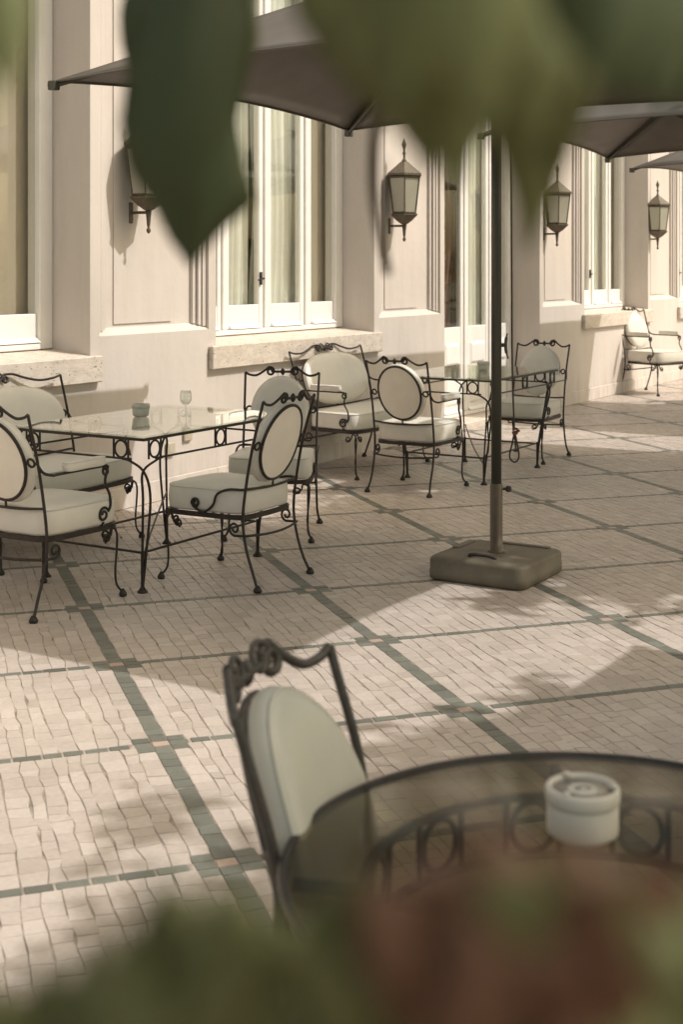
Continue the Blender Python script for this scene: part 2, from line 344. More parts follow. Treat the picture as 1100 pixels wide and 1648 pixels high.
for i in range(-14, 16):
    for j in range(-10, 26):
        c = G((i+0.5)*TA, (j+0.5)*TB)
        px, py, t = project(c)
        if t < 0.3 or t > 21 or px < -1100 or px > 2100: continue
        def fill_len(b0, b1, lo, hi, kind, xa, xb, dark=False):
            """stones laid one behind the other between b0 and b1; xa, xb give the wavering sides of the course"""
            n = max(1, round((b1-b0)/((lo+hi)/2))); ls = [rs.uniform(lo, hi) for _ in range(n)]; k = (b1-b0)/sum(ls); b = b0
            sk = rs.uniform(-.003, .003)
            for n_, l in enumerate(ls):
                e = b+l*k; sk2 = rs.uniform(-.005, .005) if n_ < n-1 else 0
                jl, jr = J*rs.uniform(.5, 1.9), J*rs.uniform(.5, 1.9); jb = J*(rs.uniform(.8, 2.0) if kind != 'border_stone' else 1.9)
                q = [G(xa(b)+jl, b+jb+sk), G(xb(b)-jr, b+jb-sk), G(xb(e)-jr, e-jb-sk2), G(xa(e)+jl, e-jb+sk2)]
                stone(kind, q, min(1, max(0, rs.gauss(0.5, 0.24)))); b = e; sk = sk2
        b0, b1 = j*TB, (j+1)*TB; h = ROW/2
        xl = i*TA
        # wide band of dark green stones, with a pink stone at every crossing
        fill_len(b0+h, b1-h, .05, .088, 'border_stone', lambda b: xl-BW+rs.uniform(-.003, .002), lambda b: xl+BW+rs.uniform(-.002, .003))
        stone('pink_stone', [G(xl-BW+J, b0-h+J), G(xl+BW-J, b0-h+J), G(xl+BW-J, b0+h-J), G(xl-BW+J, b0+h-J)], rs.random())
        # three stones on each side of the crossing
        for sgn in (-1, 1):
            for r in (-1, 0, 1):
                w0, w1 = BW, BW+.064+rs.uniform(-.006, .008); u0, u1 = (w0, w1) if sgn > 0 else (-w1, -w0); yb = b0+r*ROW+rs.uniform(-.002, .002)
                stone('border_stone', [G(xl+u0+J, yb-h+J), G(xl+u1-J, yb-h+J), G(xl+u1-J, yb+h-J), G(xl+u0+J, yb+h-J)], rs.random())
        # thin line of long dark green stones
        a = xl+BW+.072; e = xl+TA-BW-.072; n = 11; ls = [rs.uniform(.8, 1.2) for _ in range(n)]; k = (e-a)/sum(ls)
        for l in ls:
            x2 = a+l*k; w_ = rs.uniform(-.002, .002)
            stone('border_stone', [G(a+J*2.6, b0-h+.003+w_), G(x2-J*2.6, b0-h+.003), G(x2-J*2.6, b0+h-.003), G(a+J*2.6, b0+h-.003+w_)], rs.random()); a = x2
        # wavering courses of cream stones
        n = 18; ws = [rs.uniform(.75, 1.3) for _ in range(n)]; tot = TA-2*BW
        ws[0] = ws[-1] = 1.05; k = tot/sum(ws); xs = [xl+BW]
        for w_ in ws: xs.append(xs[-1]+w_*k)
        def side(q, x):
            if q in (0, n): return lambda b: x
            p1, p2, am = rs.uniform(0, 6.28), rs.uniform(0, 6.28), rs.uniform(.6, 1.2)
            tab = {}
            def f(b):
                kk = math.floor(b/.062+p1)
                if kk not in tab: tab[kk] = rs.uniform(-.0062, .0062)
                return x+am*(.0045*math.sin(b*5.1+p1))*min(1, abs(b-b0)*9+.15)*min(1, abs(b1-b)*9+.15)+tab[kk]
            return f
        fs_ = [side(q, x) for q, x in enumerate(xs)]
        for q in range(n):
            g0 = 1.5*ROW if q in (0, n-1) else h-.002
            fill_len(b0+g0, b1-g0, .052, .098, 'paving_stone', fs_[q], fs_[q+1])
def stone_obj(name, lst, m, stuff=False):
    vs = []; fs = []; tn = []
    for (ar, v, f, t) in lst:
        o = len(vs); vs += [tuple(p) for p in v]; fs += [tuple(k+o for k in q) for q in f]; tn += [t]*len(f)
    me = bpy.data.meshes.new(name); me.from_pydata(vs, [], fs); me.materials.append(M[m])
    at = me.attributes.new("tone", 'FLOAT', 'FACE'); at.data.foreach_set("value", tn)
    o = bpy.data.objects.new(name, me); col.objects.link(o); o.parent = floor
    if stuff: o['kind'] = 'stuff'
    return o
for kind, m in (('paving_stone', 'cream_stone'), ('border_stone', 'green_stone'), ('pink_stone', 'pink_stone')):
    lst = sorted(stones[kind], key=lambda q: -q[0]); k = 300 if kind != 'pink_stone' else 24
    print(kind, len(lst))
    for q in lst[:k]: stone_obj(kind, [q], m)
    if lst[k:]: stone_obj(kind+'s', lst[k:], m, True)

# ------------------------------------------------------------------ building
bld = thing('building', 'cream plastered building with tall white windows, stone sills and wall lanterns along the terrace', 'building')
P = 3.58; OW = 2.26; X1 = 4.20
opens = [X1-P*k for k in (2, 1)] + [X1+P*k for k in range(0, 8)]
DOORS = {X1+2*P}
TOP = 5.6
def wallpart(x0, x1, y0, y1, z0, z1, name='wall'):
    return MB().box(x0, x1, y0, y1, z0, z1).build(name, 'plaster', bld)
# piers
for k, x0 in enumerate(opens):
    a = x0+OW; b = opens[k+1] if k+1 < len(opens) else a+1.32
    wallpart(a, b, 0, 0.5, 0, 1.13)
    wallpart(a, b, 0.075, 0.5, 1.13, TOP)
    e = MB()
    for s_ in (0, 1):                                      # stepped mouldings up both edges of the pier
        def xx(d0, d1): return (a+d0, a+d1) if s_ == 0 else (b-d1, b-d0)
        u = xx(0, 0.085); e.box(u[0], u[1], 0, 0.0745, 1.1305, TOP)
        u = xx(0.0853, 0.125); e.box(u[0], u[1], 0.022, 0.0745, 1.155, TOP)
        u = xx(0.135, 0.165); e.box(u[0], u[1], 0.030, 0.0745, 1.165, TOP)
        u = xx(0.178, 0.205); e.box(u[0], u[1], 0.048, 0.0745, 1.175, TOP)
    e.build('moulding', 'plaster', bld)
    led = MB(); la, lb = a+0.0856, b-0.0856
    led.add([(la,0.001,1.1305),(lb,0.001,1.1305),(lb,0.0745,1.178),(la,0.0745,1.178),(la,0.0745,1.1305),(lb,0.0745,1.1305)], [(0,1,2,3),(0,4,5,1),(0,3,4),(1,5,2)])
    led.build('ledge', 'plaster', bld)
    pn = MB(); pn.box(a+0.30, b-0.42, 0.066, 0.0745, 1.2, TOP); pn.build('wall_panel', 'plaster', bld)
    sk = MB().bbox(a+0.0, b, -0.018, -0.0005, 0, 0.145, 0.005); sk.build('skirting', 'plaster', bld)
def casement(win, x0, zb, zr, door):
    """x0: left side of the opening, zb: bottom of the frame, zr: top of the bottom rail"""
    yf = 0.335
    fr = MB()
    fr.bbox(x0+0.001, x0+0.17, yf-0.02, yf+0.09, zb, 4.7, .006); fr.bbox(x0+OW-0.12, x0+OW-0.001, yf-0.02, yf+0.09, zb, 4.7, .006)
    fr.bbox(x0+0.171, x0+OW-0.121, yf-0.02, yf+0.09, 4.55, 4.7, .006)
    fr.bbox(x0+0.171, x0+OW-0.121, yf-0.03, yf+0.09, zb, zb+0.04, .006)
    fr.build('frame', 'white_paint', win)
    for (c, hw) in ((0.545, 0.075), (1.105, 0.085), (1.70, 0.085)):
        st = MB(); st.bbox(x0+c-hw, x0+c-0.012, yf, yf+0.055, zb+0.042, 4.548, .006); st.bbox(x0+c+0.012, x0+c+hw, yf, yf+0.055, zb+0.042, 4.548, .006)
        st.bbox(x0+c-0.028, x0+c+0.028, yf-0.018, yf-0.0005, zb+0.042, 4.548, .006)
        st.build('stile', 'white_paint', win)
    edges = [(0.171, 0.47), (0.62, 1.02), (1.19, 1.615), (1.785, OW-0.121)]
    for n, (u, v) in enumerate(edges):
        rl = MB(); rl.bbox(x0+u+.0005, x0+v-.0005, yf+0.004, yf+0.05, zb+0.042, zr, .005)
        MB().bbox(x0+u+.0005, x0+v-.0005, yf+0.004, yf+0.05, 4.40, 4.547, .005).build('upper_rail', 'white_paint', win)
        rl.add([(x0+u,yf-0.035,zb+0.045),(x0+v,yf-0.035,zb+0.045),(x0+v,yf+0.003,zb+0.075),(x0+u,yf+0.003,zb+0.075),(x0+u,yf+0.003,zb+0.045),(x0+v,yf+0.003,zb+0.045)], [(0,1,2,3),(0,4,5,1),(0,3,4),(1,5,2)])
        rl.build('lower_rail', 'white_paint', win)
        if door:
            dp = MB(); m_ = 0.045
            for (z0, z1) in ((0.17, 0.50), (0.57, 0.80)):
                dp.add([(x0+u+m_,yf+.003,z0),(x0+v-m_,yf+.003,z0),(x0+v-m_,yf+.003,z1),(x0+u+m_,yf+.003,z1),
                        (x0+u+m_+.03,yf-.014,z0+.03),(x0+v-m_-.03,yf-.014,z0+.03),(x0+v-m_-.03,yf-.014,z1-.03),(x0+u+m_+.03,yf-.014,z1-.03)],
                       [(0,1,5,4),(1,2,6,5),(2,3,7,6),(3,0,4,7),(4,5,6,7)])
            dp.build('door_panel', 'white_paint', win)
        MB().box(x0+u+.0005, x0+v-.0005, yf+0.022, yf+0.027, zr+.0005, 4.399).build('glass_pane', 'window_glass', win)
def curtain(win, xa, xb, y, m, folds, amp=0.035, gather=0.0, zb=1.06, name='curtain'):
    mb = MB(); n = folds*8; rows = 14; vs = []; fs = []
    for r in range(rows+1):
        z = zb+(4.5-zb)*r/rows; q = r/rows
        pin = 1-gather*math.exp(-((z-2.0)/0.55)**2)
        for k in range(n+1):
            u = k/n; x = xb-(xb-xa)*(1-u)*pin
            vs.append((x, y+amp*math.sin(u*folds*2*PI+0.6*math.sin(z*1.3))*(0.75+0.25*q)+amp*0.4*math.sin(u*folds*4.7*PI+1+z*.4), z))
    for r in range(rows):
        for k in range(n): a_ = r*(n+1)+k; fs.append((a_, a_+1, a_+n+2, a_+n+1))
    mb.add(vs, fs, True); o = mb.build(name, m, win)
    return o
for k, x0 in enumerate(opens):
    door = x0 in DOORS
    if not door:
        wallpart(x0+0.0005, x0+OW-0.0005, 0.0, 0.5, 0, 0.846)
        MB().bbox(x0+0.0005, x0+OW-0.0005, -0.018, -0.0005, 0, 0.145, 0.005).build('skirting', 'plaster', bld)
        s = MB(); xa, xb = x0-0.09, x0+OW+0.075; 
        s.bbox(xa, xb, -0.045, -0.0006, 0.846, 1.012, .006)
        s.add([(x0+.001,0,1.012),(x0+OW-.001,0,1.012),(x0+OW-.001,0.5,1.062),(x0+.001,0.5,1.062),(x0+.001,0,0.8465),(x0+OW-.001,0,0.8465),(x0+OW-.001,0.5,0.8465),(x0+.001,0.5,0.8465)],
              [(0,1,2,3),(0,4,5,1),(1,5,6,2),(3,2,6,7),(0,3,7,4),(4,7,6,5)])
        s.build('sill', 'travertine', bld)
    else:
        MB().bbox(x0+.001, x0+OW-.001, 0.0, 0.5, -0.02, 0.055, .006).build('door_step', 'travertine', bld)
    wallpart(x0+0.0005, x0+OW-0.0005, 0.0, 0.5, 4.7, TOP)
    win = bpy.data.objects.new('french_door' if door else 'window', None); col.objects.link(win); win.parent = bld; win.location = (0,0,0)
    casement(win, x0, 0.058 if door else 1.05, 0.96 if door else 1.275, door)
    if -1 < x0 < 19:
        if door:
            curtain(win, x0+0.80, x0+1.16, 0.47, 'drape_red', 3, 0.03, 0.5, .1, 'drape')
            curtain(win, x0+1.12, x0+1.72, 0.45, 'curtain', 5, 0.02, 0, .1)
        else:
            curtain(win, x0+0.42, x0+1.02, 0.46, 'curtain', 6, 0.03, 0.12)
            curtain(win, x0+1.06, x0+1.86, 0.455, 'curtain', 7, 0.028, 0.08)
        sh = MB().bbox(x0+1.80, x0+OW-0.01, 0.46, 0.485, 1.0 if not door else .07, 4.6); sh.build('inner_board', 'beige_board', win)  # plain beige board behind the last pane
        hd = MB(); hx = x0+1.035; hz = 1.48
        hd.box(hx-.012, hx+.012, 0.322, 0.3345, hz-.05, hz+.05); hd.tube([(hx,0.322,hz),(hx,0.295,hz),(hx-.03,0.293,hz-.005),(hx-.085,0.293,hz-.012)], .007, 6)
        if not door: hd.build('handle', 'iron', win)
# rooms behind
MB().box(-6, 33, 4.0, 4.1, -0.02, TOP).build('room_wall', 'room', bld)
MB().box(-6, 33, 0.52, 4.0, -0.02, 0.0).build('room_floor', 'room', bld)
MB().box(-6, 33, 0.52, 4.0, 4.8, TOP).build('ceiling', 'room', bld)
MB().box(-6, -5.9, 0.52, 4.0, 0.0, 4.8).build('room_wall', 'room', bld)
MB().box(32.9, 33, 0.52, 4.0, 0.0, 4.8).build('room_wall', 'room', bld)
for xo, zo in ((7.25, 0.335), (7.44, 0.415)):
    o = MB().bbox(xo-.045, xo+.045, -0.022, -0.0005, zo-.045, zo+.045, .006)
    o.box(xo-.022, xo+.022, -0.0235, -0.022, zo-.022, zo+.022); o.build('outlet', 'outlet', bld)

# ------------------------------------------------------------------ lanterns
def make_lantern():
    L = thing('wall_lantern', '', 'lantern')
    # local origin = on the wall at the bracket, y<0 away from the wall
    yc = -0.085; Z = 0
    def ring(r, z, st=PI/2):
        r = r*1.10
        return [(r*math.cos(st+2*PI*k/6), yc+r*math.sin(st+2*PI*k/6), z) for k in range(6)]
    rf = MB()
    rr = [ring(.155, 2.365), ring(.155, 2.385), ring(.09, 2.44), ring(.035, 2.49)]
    vs = sum(rr, []); fs = []
    for a in range(3):
        for k in range(6): fs.append((a*6+k, a*6+(k+1) % 6, a*6+6+(k+1) % 6, a*6+6+k))
    fs += [tuple(range(5,-1,-1)), tuple(range(18,24))]
    rf.add(vs, fs); rf.build('roof', 'lantern_metal', L)
    fn = MB().lathe([(.02,2.485),(.024,2.50),(.012,2.515),(.010,2.55),(.017,2.565),(.010,2.58),(.009,2.60),(.020,2.63),(.022,2.65),(.010,2.675),(.003,2.70)], (0,yc,0), 10); fn.build('finial', 'lantern_metal', L)
    A = ring(.138, 2.364); B = ring(.100, 2.035)
    for k in range(6):
        MB().tube([A[k], B[k]], .008, 4).build('corner_bar', 'lantern_metal', L)
        a, b = Vector(A[k]), Vector(A[(k+1) % 6]); c, d = Vector(B[(k+1) % 6]), Vector(B[k])
        ctr = (a+b+c+d)/4; n = (b-a).cross(d-a).normalized()*0.0015
        q = [ctr+(p-ctr)*0.985 for p in (a, b, c, d)]
        MB().add([p+n for p in q]+[p-n for p in q], [(0,1,2,3),(7,6,5,4),(0,4,5,1),(1,5,6,2),(2,6,7,3),(3,7,4,0)]).build('glass_pane', 'frosted', L)
    bd = MB()
    for rg, r in ((ring(.141, 2.352), .009), (ring(.102, 2.045), .009)): bd.tube(rg, r, 4, closed=True)
    bd.build('band', 'lantern_metal', L)
    bt = MB(); rr = [ring(.118,2.035), ring(.118,2.022), ring(.07,1.975), ring(.028,1.945)]; vs = sum(rr, [])
    bt.add(vs, fs); bt.build('cup', 'lantern_metal', L)
    MB().lathe([(.002,1.79),(.012,1.80),(.016,1.815),(.008,1.83),(.012,1.85),(.016,1.90),(.022,1.945)], (0,yc,0), 10).build('drop', 'lantern_metal', L)
    br = MB(); br.tube([(0,.0595,1.93),(0,yc,1.93)], .010, 6)
    br.bbox(-.02,.02,.060,.0745,1.86,2.0,.004)
    br.build('bracket', 'lantern_metal', L)
    return L
lan = make_lantern(); index_kids()
llab = ['bronze wall lantern nearly hidden by the big hanging leaf, left of the curtained window',
        'bronze wall lantern with frosted panes between the curtained window and the white door',
        'bronze wall lantern just right of the umbrella pole, partly behind a hanging leaf',
        'farthest bronze wall lantern, at the right edge above the lone armchair',
        'bronze wall lantern left of the leftmost window, outside the view']
for k, x in enumerate((6.93, 10.42, 13.90, 17.33)):
    o = lan if k == 0 else dup(lan)
    o.location = (x, 0, 0); tag(o, llab[k], 'lantern', 'wall lanterns along the facade')

# ------------------------------------------------------------------ seats
def seat_outline(wd, dp, n=44, p=7, taper=0.05):
    res = []
    for k in range(n):
        a = 2*PI*k/n; c, s = math.cos(a), math.sin(a)
        x = dp/2*math.copysign(abs(c)**(2/p), c); y = wd/2*math.copysign(abs(s)**(2/p), s)
        y *= 1+taper*(x/(dp/2))-taper
        x += 0.022*(1-(2*y/wd)**2)*(1 if x > 0 else -0.6)*abs(x)/(dp/2)
        res.append((x, y))
    return res
def pad(mb, outl, z0, z1, r=0.018, crown=0.012):
    n = len(outl); cx = sum(p[0] for p in outl)/n; cy = sum(p[1] for p in outl)/n
    rings = []
    def ring(ins, z, cr=0):
        o = []
        for (x, y) in outl:
            dx, dy = x-cx, y-cy; l = math.hypot(dx, dy); f = max(0.0, 1-ins/l); o.append((cx+dx*f, cy+dy*f, z))
        return o
    rings.append(ring(r*0.9, z0)); rings.append(ring(r*.25, z0+r*.25)); rings.append(ring(0, z0+r*.8))
    rings.append(ring(-0.004, (z0+z1)/2)); rings.append(ring(0, z1-r)); rings.append(ring(r*.3, z1-r*.3)); rings.append(ring(r, z1))
    for q in (0.25, 0.5, 0.75, 0.95):
        rings.append([(cx+(x-cx)*(1-q)*0.92, cy+(y-cy)*(1-q)*0.92, z1+crown*(1-(1-q)**2)) for (x, y) in outl])
    vs = sum(rings, []); fs = []
    for i in range(len(rings)-1):
        for k in range(n): fs.append((i*n+k, i*n+(k+1) % n, (i+1)*n+(k+1) % n, (i+1)*n+k))
    fs.append(tuple(range(n-1,-1,-1))); fs.append(tuple(range((len(rings)-1)*n, len(rings)*n)))
    mb.add(vs, fs, True)
    # welt around the top edge
    mb.tube([(p[0], p[1], z1-r*.35) for p in ring(r*.12, 0)], .0035, 5, closed=True)
def xb(z): return -0.232-0.15*max(0, (z-0.40))/0.53-0.02*max(0, z-.6)
def make_seat(name, wd=0.50, arms=True, sofa=False, near_cam=False, iron='iron', bend=0.35):
    T = thing(name, '', 'chair')
    dp = 0.47; ZF = 0.345
    so_ = seat_outline(wd+.015, dp+.015)
    # seat cushion
    mb = MB(); pad(mb, seat_outline(wd, dp), ZF+.012, ZF+.135); mb.build('seat_cushion', 'vinyl_shaded' if near_cam else 'vinyl', T)
    # flat iron frame under the cushion
    fr = MB(); n = len(so_); inner = [(x*0.93, y*0.93) for x, y in so_]
    vs = [(x,y,ZF-.012) for x,y in so_]+[(x,y,ZF+.011) for x,y in so_]+[(x,y,ZF+.011) for x,y in inner]+[(x,y,ZF-.012) for x,y in inner]
    fs = []
    for a in range(4):
        for k in range(n): fs.append((a*n+k, a*n+(k+1) % n, ((a+1) % 4)*n+(k+1) % n, ((a+1) % 4)*n+k))
    fr.add(vs, fs); fr.build('seat_frame', iron, T)
    # front legs: two rods from curls that meet in a foot
    fx = dp/2-0.015; fy = wd/2-0.015
    for s in (1, -1):
        lg = MB(); ft = (fx+0.025, s*(fy+0.022), 0.018)
        knee = Vector((fx, s*fy, 0))
        for d in (Vector((-1,0,0)), Vector((0,-s,0))):
            def at(u, z): return (knee.x+d.x*u, knee.y+d.y*u, z)
            cur = [at(u, z) for (u, z) in spiral((0.062, 0.288), 0.008, 0.026, 0.2, -1.25, 16)]
            path = cur[:-1]+smooth_pts([at(0.062-0.026*math.cos(0.0), 0.30), at(0.028, 0.328), at(0.004, 0.322), at(-0.008, 0.285), at(-0.004, 0.21), at(0.004, 0.13), at(-0.004, 0.06), ft], 4)
            lg.tube(path, .0056, 6)
        L = lg.build('leg', iron, T)
        MB().lathe([(.006,.036),(.010,.027),(.017,.018),(.020,.009),(.017,0.0)][::-1], (ft[0],ft[1],0), 12).build('foot', iron, L)
    # back posts run down into the rear legs
    hy = wd/2-0.02; ey = wd/2-0.015
    for s in (1, -1):
        pts = smooth_pts([(-0.335, s*(hy+.01), 0.015), (-0.30, s*hy, 0.09), (-0.262, s*hy, 0.20), (-0.242, s*hy, 0.335), (xb(.5), s*(hy+.0), 0.50), (xb(.7)+bend*hy*hy, s*(hy+.0), 0.70), (xb(.92)+bend*ey*ey, s*ey, 0.922)], 6)
        o = MB().tube(pts, .0085 if near_cam else .0074, 8).build('back_post', iron, T)
        MB().lathe([(.019,0),(.022,.009),(.017,.019),(.009,.032)], (-0.337, s*(hy+.01), 0), 12).build('foot', iron, o)
    B3 = lambda y, z, off=0.0: (xb(z)+off+bend*min(1, max(0, (z-.45)/.2))*(y*y), y, z)
    # top rail: two bows that end in curls, joined by a short bar
    tr = MB()
    bx = 0.055 if not sofa else 0.075
    for s in (1, -1):
        k = (ey-bx)
        pts = [(ey, .922), (ey-.14*k, .908), (ey-.38*k, .903), (ey-.62*k, .925), (ey-.80*k, .950), (bx+.028, .953)]
        pts = [(p[0], p[1]) for p in [(v.x, v.y) for v in smooth_pts([(a, b, 0) for a, b in pts], 5)]]
        sp = spiral((bx+0.022, .927), .026, .009, PI/2, 1.35, 20)
        tr.tube([B3(s*y, z) for y, z in pts+sp[1:]], .0085 if near_cam else .0072, 8)
    tr.tube([B3(-bx-.0, .925), B3(bx+.0, .925)], .0075, 6)
    tr.lathe([(.004,-.022),(.012,-.012),(.014,0),(.012,.012),(.004,.022)], B3(0, .925), 8)
    if sofa or near_cam:
        for s in (1,-1):
            tr.tube([B3(s*y, z, .004) for y, z in spiral((.045, .935), .03, .008, 0.4, 1.2, 14)], .006, 6)
            pass
    tr.build('top_rail', iron, T)
    # oval ring, panel and cushion
    ra, rb_, zc = ((0.163 if not near_cam else 0.143), 0.187, 0.700) if not sofa else (wd/2-0.13, 0.180, 0.695)
    N = 40
    ex = 2.0 if not sofa else 2.5
    def ov(a, q=1.0): 
        c, s = math.cos(a), math.sin(a)
        return (ra*q*math.copysign(abs(c)**(2/ex), c), zc+rb_*q*math.copysign(abs(s)**(2/ex), s))
    MB().tube([B3(*ov(2*PI*k/N), -.004) for k in range(N)], .0082, 8, closed=True).build('back_ring', iron, T)
    pn = MB(); vs = [B3(*ov(2*PI*k/N, .97), -.006) for k in range(N)]+[B3(*ov(2*PI*k/N, .6), -.014) for k in range(N)]+[B3(*ov(2*PI*k/N, .2), -.017) for k in range(N)]
    fs = [(i*N+k, i*N+(k+1) % N, (i+1)*N+(k+1) % N, (i+1)*N+k) for i in (0,1) for k in range(N)]+[tuple(range(2*N, 3*N))]
    pn.add(vs, fs, True); pn.build('back_panel', 'panel_fabric', T)
    cu = MB(); prof = [(0.93, .000), (1.03, .006), (1.085, .022), (1.09, .036), (1.06, .052), (0.98, .064), (0.82, .072), (0.55, .078), (0.25, .081), (0.04, .082)]
    vs = []; 
    for (q, off) in prof: vs += [B3(*ov(2*PI*k/N, q), off) for k in range(N)]
    fs = [(i*N+k, i*N+(k+1) % N, (i+1)*N+(k+1) % N, (i+1)*N+k) for i in range(len(prof)-1) for k in range(N)]+[tuple(range(N))[::-1], tuple(range((len(prof)-1)*N, len(prof)*N))]
    cu.add(vs, fs, True)
    cu.tube([B3(*ov(2*PI*k/N, 1.075), .046) for k in range(N)], .0035, 5, closed=True)
    cu.build('back_cushion', 'vinyl_shaded' if near_cam else 'vinyl', T)
    # small rings between oval and posts, and the lower rail
    for s in (1, -1):
        sr = MB()
        c = (hy+ra+.004)/2 if not sofa else hy-.03; r = .018
        sr.tube([B3(s*(c+r*math.cos(2*PI*k/14)), .70+r*math.sin(2*PI*k/14), -.004) for k in range(14)], .006, 6, closed=True)
        sr.tube([B3(s*(ra+.006), .70, -.004), B3(s*(c-r), .70, -.004)], .005, 6); sr.tube([B3(s*(c+r), .70, -.004), B3(s*hy, .70, -.004)], .005, 6)
        sr.build('side_ring', iron, T)
    lr = MB().tube(smooth_pts([B3(-hy, .49), B3(-hy*.5, .482, -.008), B3(0, .479, -.012), B3(hy*.5, .482, -.008), B3(hy, .49)], 4), .0065, 6)
    lr.tube([B3(0, .479, -.01), B3(0, zc-rb_, -.004)], .006, 6); lr.build('lower_rail', iron, T)
    # low rear stretcher with a curl on each side
    st = MB().tube(smooth_pts([(-.262, -hy, .262), (-.285, -hy*.5, .255), (-.292, 0, .252), (-.285, hy*.5, .255), (-.262, hy, .262)], 4), .0065, 6)
    for s in (1, -1):
        st.tube([(-.262, s*hy, .262)]+[(-.195+(y), s*(hy+.004), z) for y, z in spiral((0, .292), .036, .010, -PI*0.62, 1.3, 18)], .0062, 6)
    st.build('stretcher', iron, T)
    for s in (1, -1):
        if arms:
            ya = s*(hy+0.028)
            rod = MB().tube(smooth_pts([(xb(.66), s*hy, .70), (xb(.66)+.03, s*(hy+.012), .655), (xb(.66)+.075, ya, .640), (xb(.66)+.12, ya, .640), (0.09, ya, .640), (0.13, ya, .638)], 5), .0068, 6)
            rod.build('arm_rod', iron, T)
            pdm = MB(); ol = [(x+(-.03), y+ya) for x, y in seat_outline(.052, .235, 24, 5, 0)]
            pad(pdm, ol, .646, .688, .010, .004); pdm.build('armrest', 'vinyl', T)
            S = spiral((.133, .612), .008, .026, 2.2, -1.2, 16)
            S2 = spiral((.118, .408), .036, .010, 0.35, 1.45, 22)
            mid = [(v.x, v.y) for v in smooth_pts([(S[-1][0], S[-1][1], 0), (.128, .56, 0), (.158, .50, 0), (.166, .45, 0), (S2[0][0], S2[0][1], 0)], 5)]
            o = MB().tube([(x, ya-.01*s, z) for x, z in S[:-1]+mid[:-1]+S2], .0068, 6)
            o.tube([(.118, ya-.01*s, .372), (.115, ya-.03*s, .35)], .006, 5); o.build('arm_scroll', iron, T)
        else:
            S2 = spiral((.035, .408), .026, .009, 1.0, 1.35, 18)
            mid = smooth_pts([B3(s*hy*.3, .481, -.01), B3(s*hy, .487), (-.17, s*(hy+.018), .484), (-.10, s*(hy+.02), .455), (-.075, s*(hy+.02), .40), (-.02, s*(hy+.02), .362), (.035, s*(hy+.02), .376), (.058, s*(hy+.02), .40)], 5)
            MB().tube(mid+[(x, s*(hy+.02), z) for x, z in spiral((.034, .402), .024, .009, 0, 1.2, 16)[1:]], .0068, 6).build('side_scroll', iron, T)
    return T
GR = 'white cushioned wrought iron chairs on the terrace'
def put(o, x, y, deg, label, cat='armchair'):
    o.location = (x, y, 0); o.rotation_euler = (0, 0, math.radians(deg)); tag(o, label, cat, GR)
arm0 = make_seat('armchair', .50, True)
side0 = make_seat('side_chair', .49, False)
sofa0 = make_seat('settee', 1.10, True, sofa=True, bend=0.05)
index_kids()
put(arm0, 4.745, -1.27, 0, 'iron armchair seen from behind at the left end of the left glass table')
a2 = dup(arm0); put(a2, 8.52, -1.25, 2, 'iron armchair seen from behind at the near end of the right glass table')
a3 = dup(arm0); put(a3, 10.28, -1.30, 180, 'iron armchair facing the camera behind the umbrella pole, its back to the shaded wall')
a4 = dup(arm0); a4.scale = (1.11,)*3; put(a4, 16.36, -0.38, 249, 'lone sunlit iron armchair against the wall at the far right')
a5 = dup(arm0); put(a5, 15.55, -1.42, 8, 'iron armchair cut off by the right edge, only its armrest showing')
put(side0, 5.62, -1.70, 90, 'armless iron chair in front of the left glass table, seen from behind', 'chair')
s2 = dup(side0); put(s2, 6.62, -1.29, 206, 'armless iron chair facing the camera at the right end of the left glass table', 'chair')
put(sofa0, 5.56, -0.46, 270, 'iron settee behind the left table, wide oval back cushion cut by the left edge', 'settee')
s3 = dup(sofa0); put(s3, 9.14, -0.45, 270, 'iron settee with wide oval back cushion under the sill between the two tables', 'settee')
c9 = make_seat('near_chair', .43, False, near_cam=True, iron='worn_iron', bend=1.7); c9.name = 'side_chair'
put(c9, 1.862, -4.912, -78, 'blurred iron chair with white back cushion beside the round table in the foreground', 'chair')

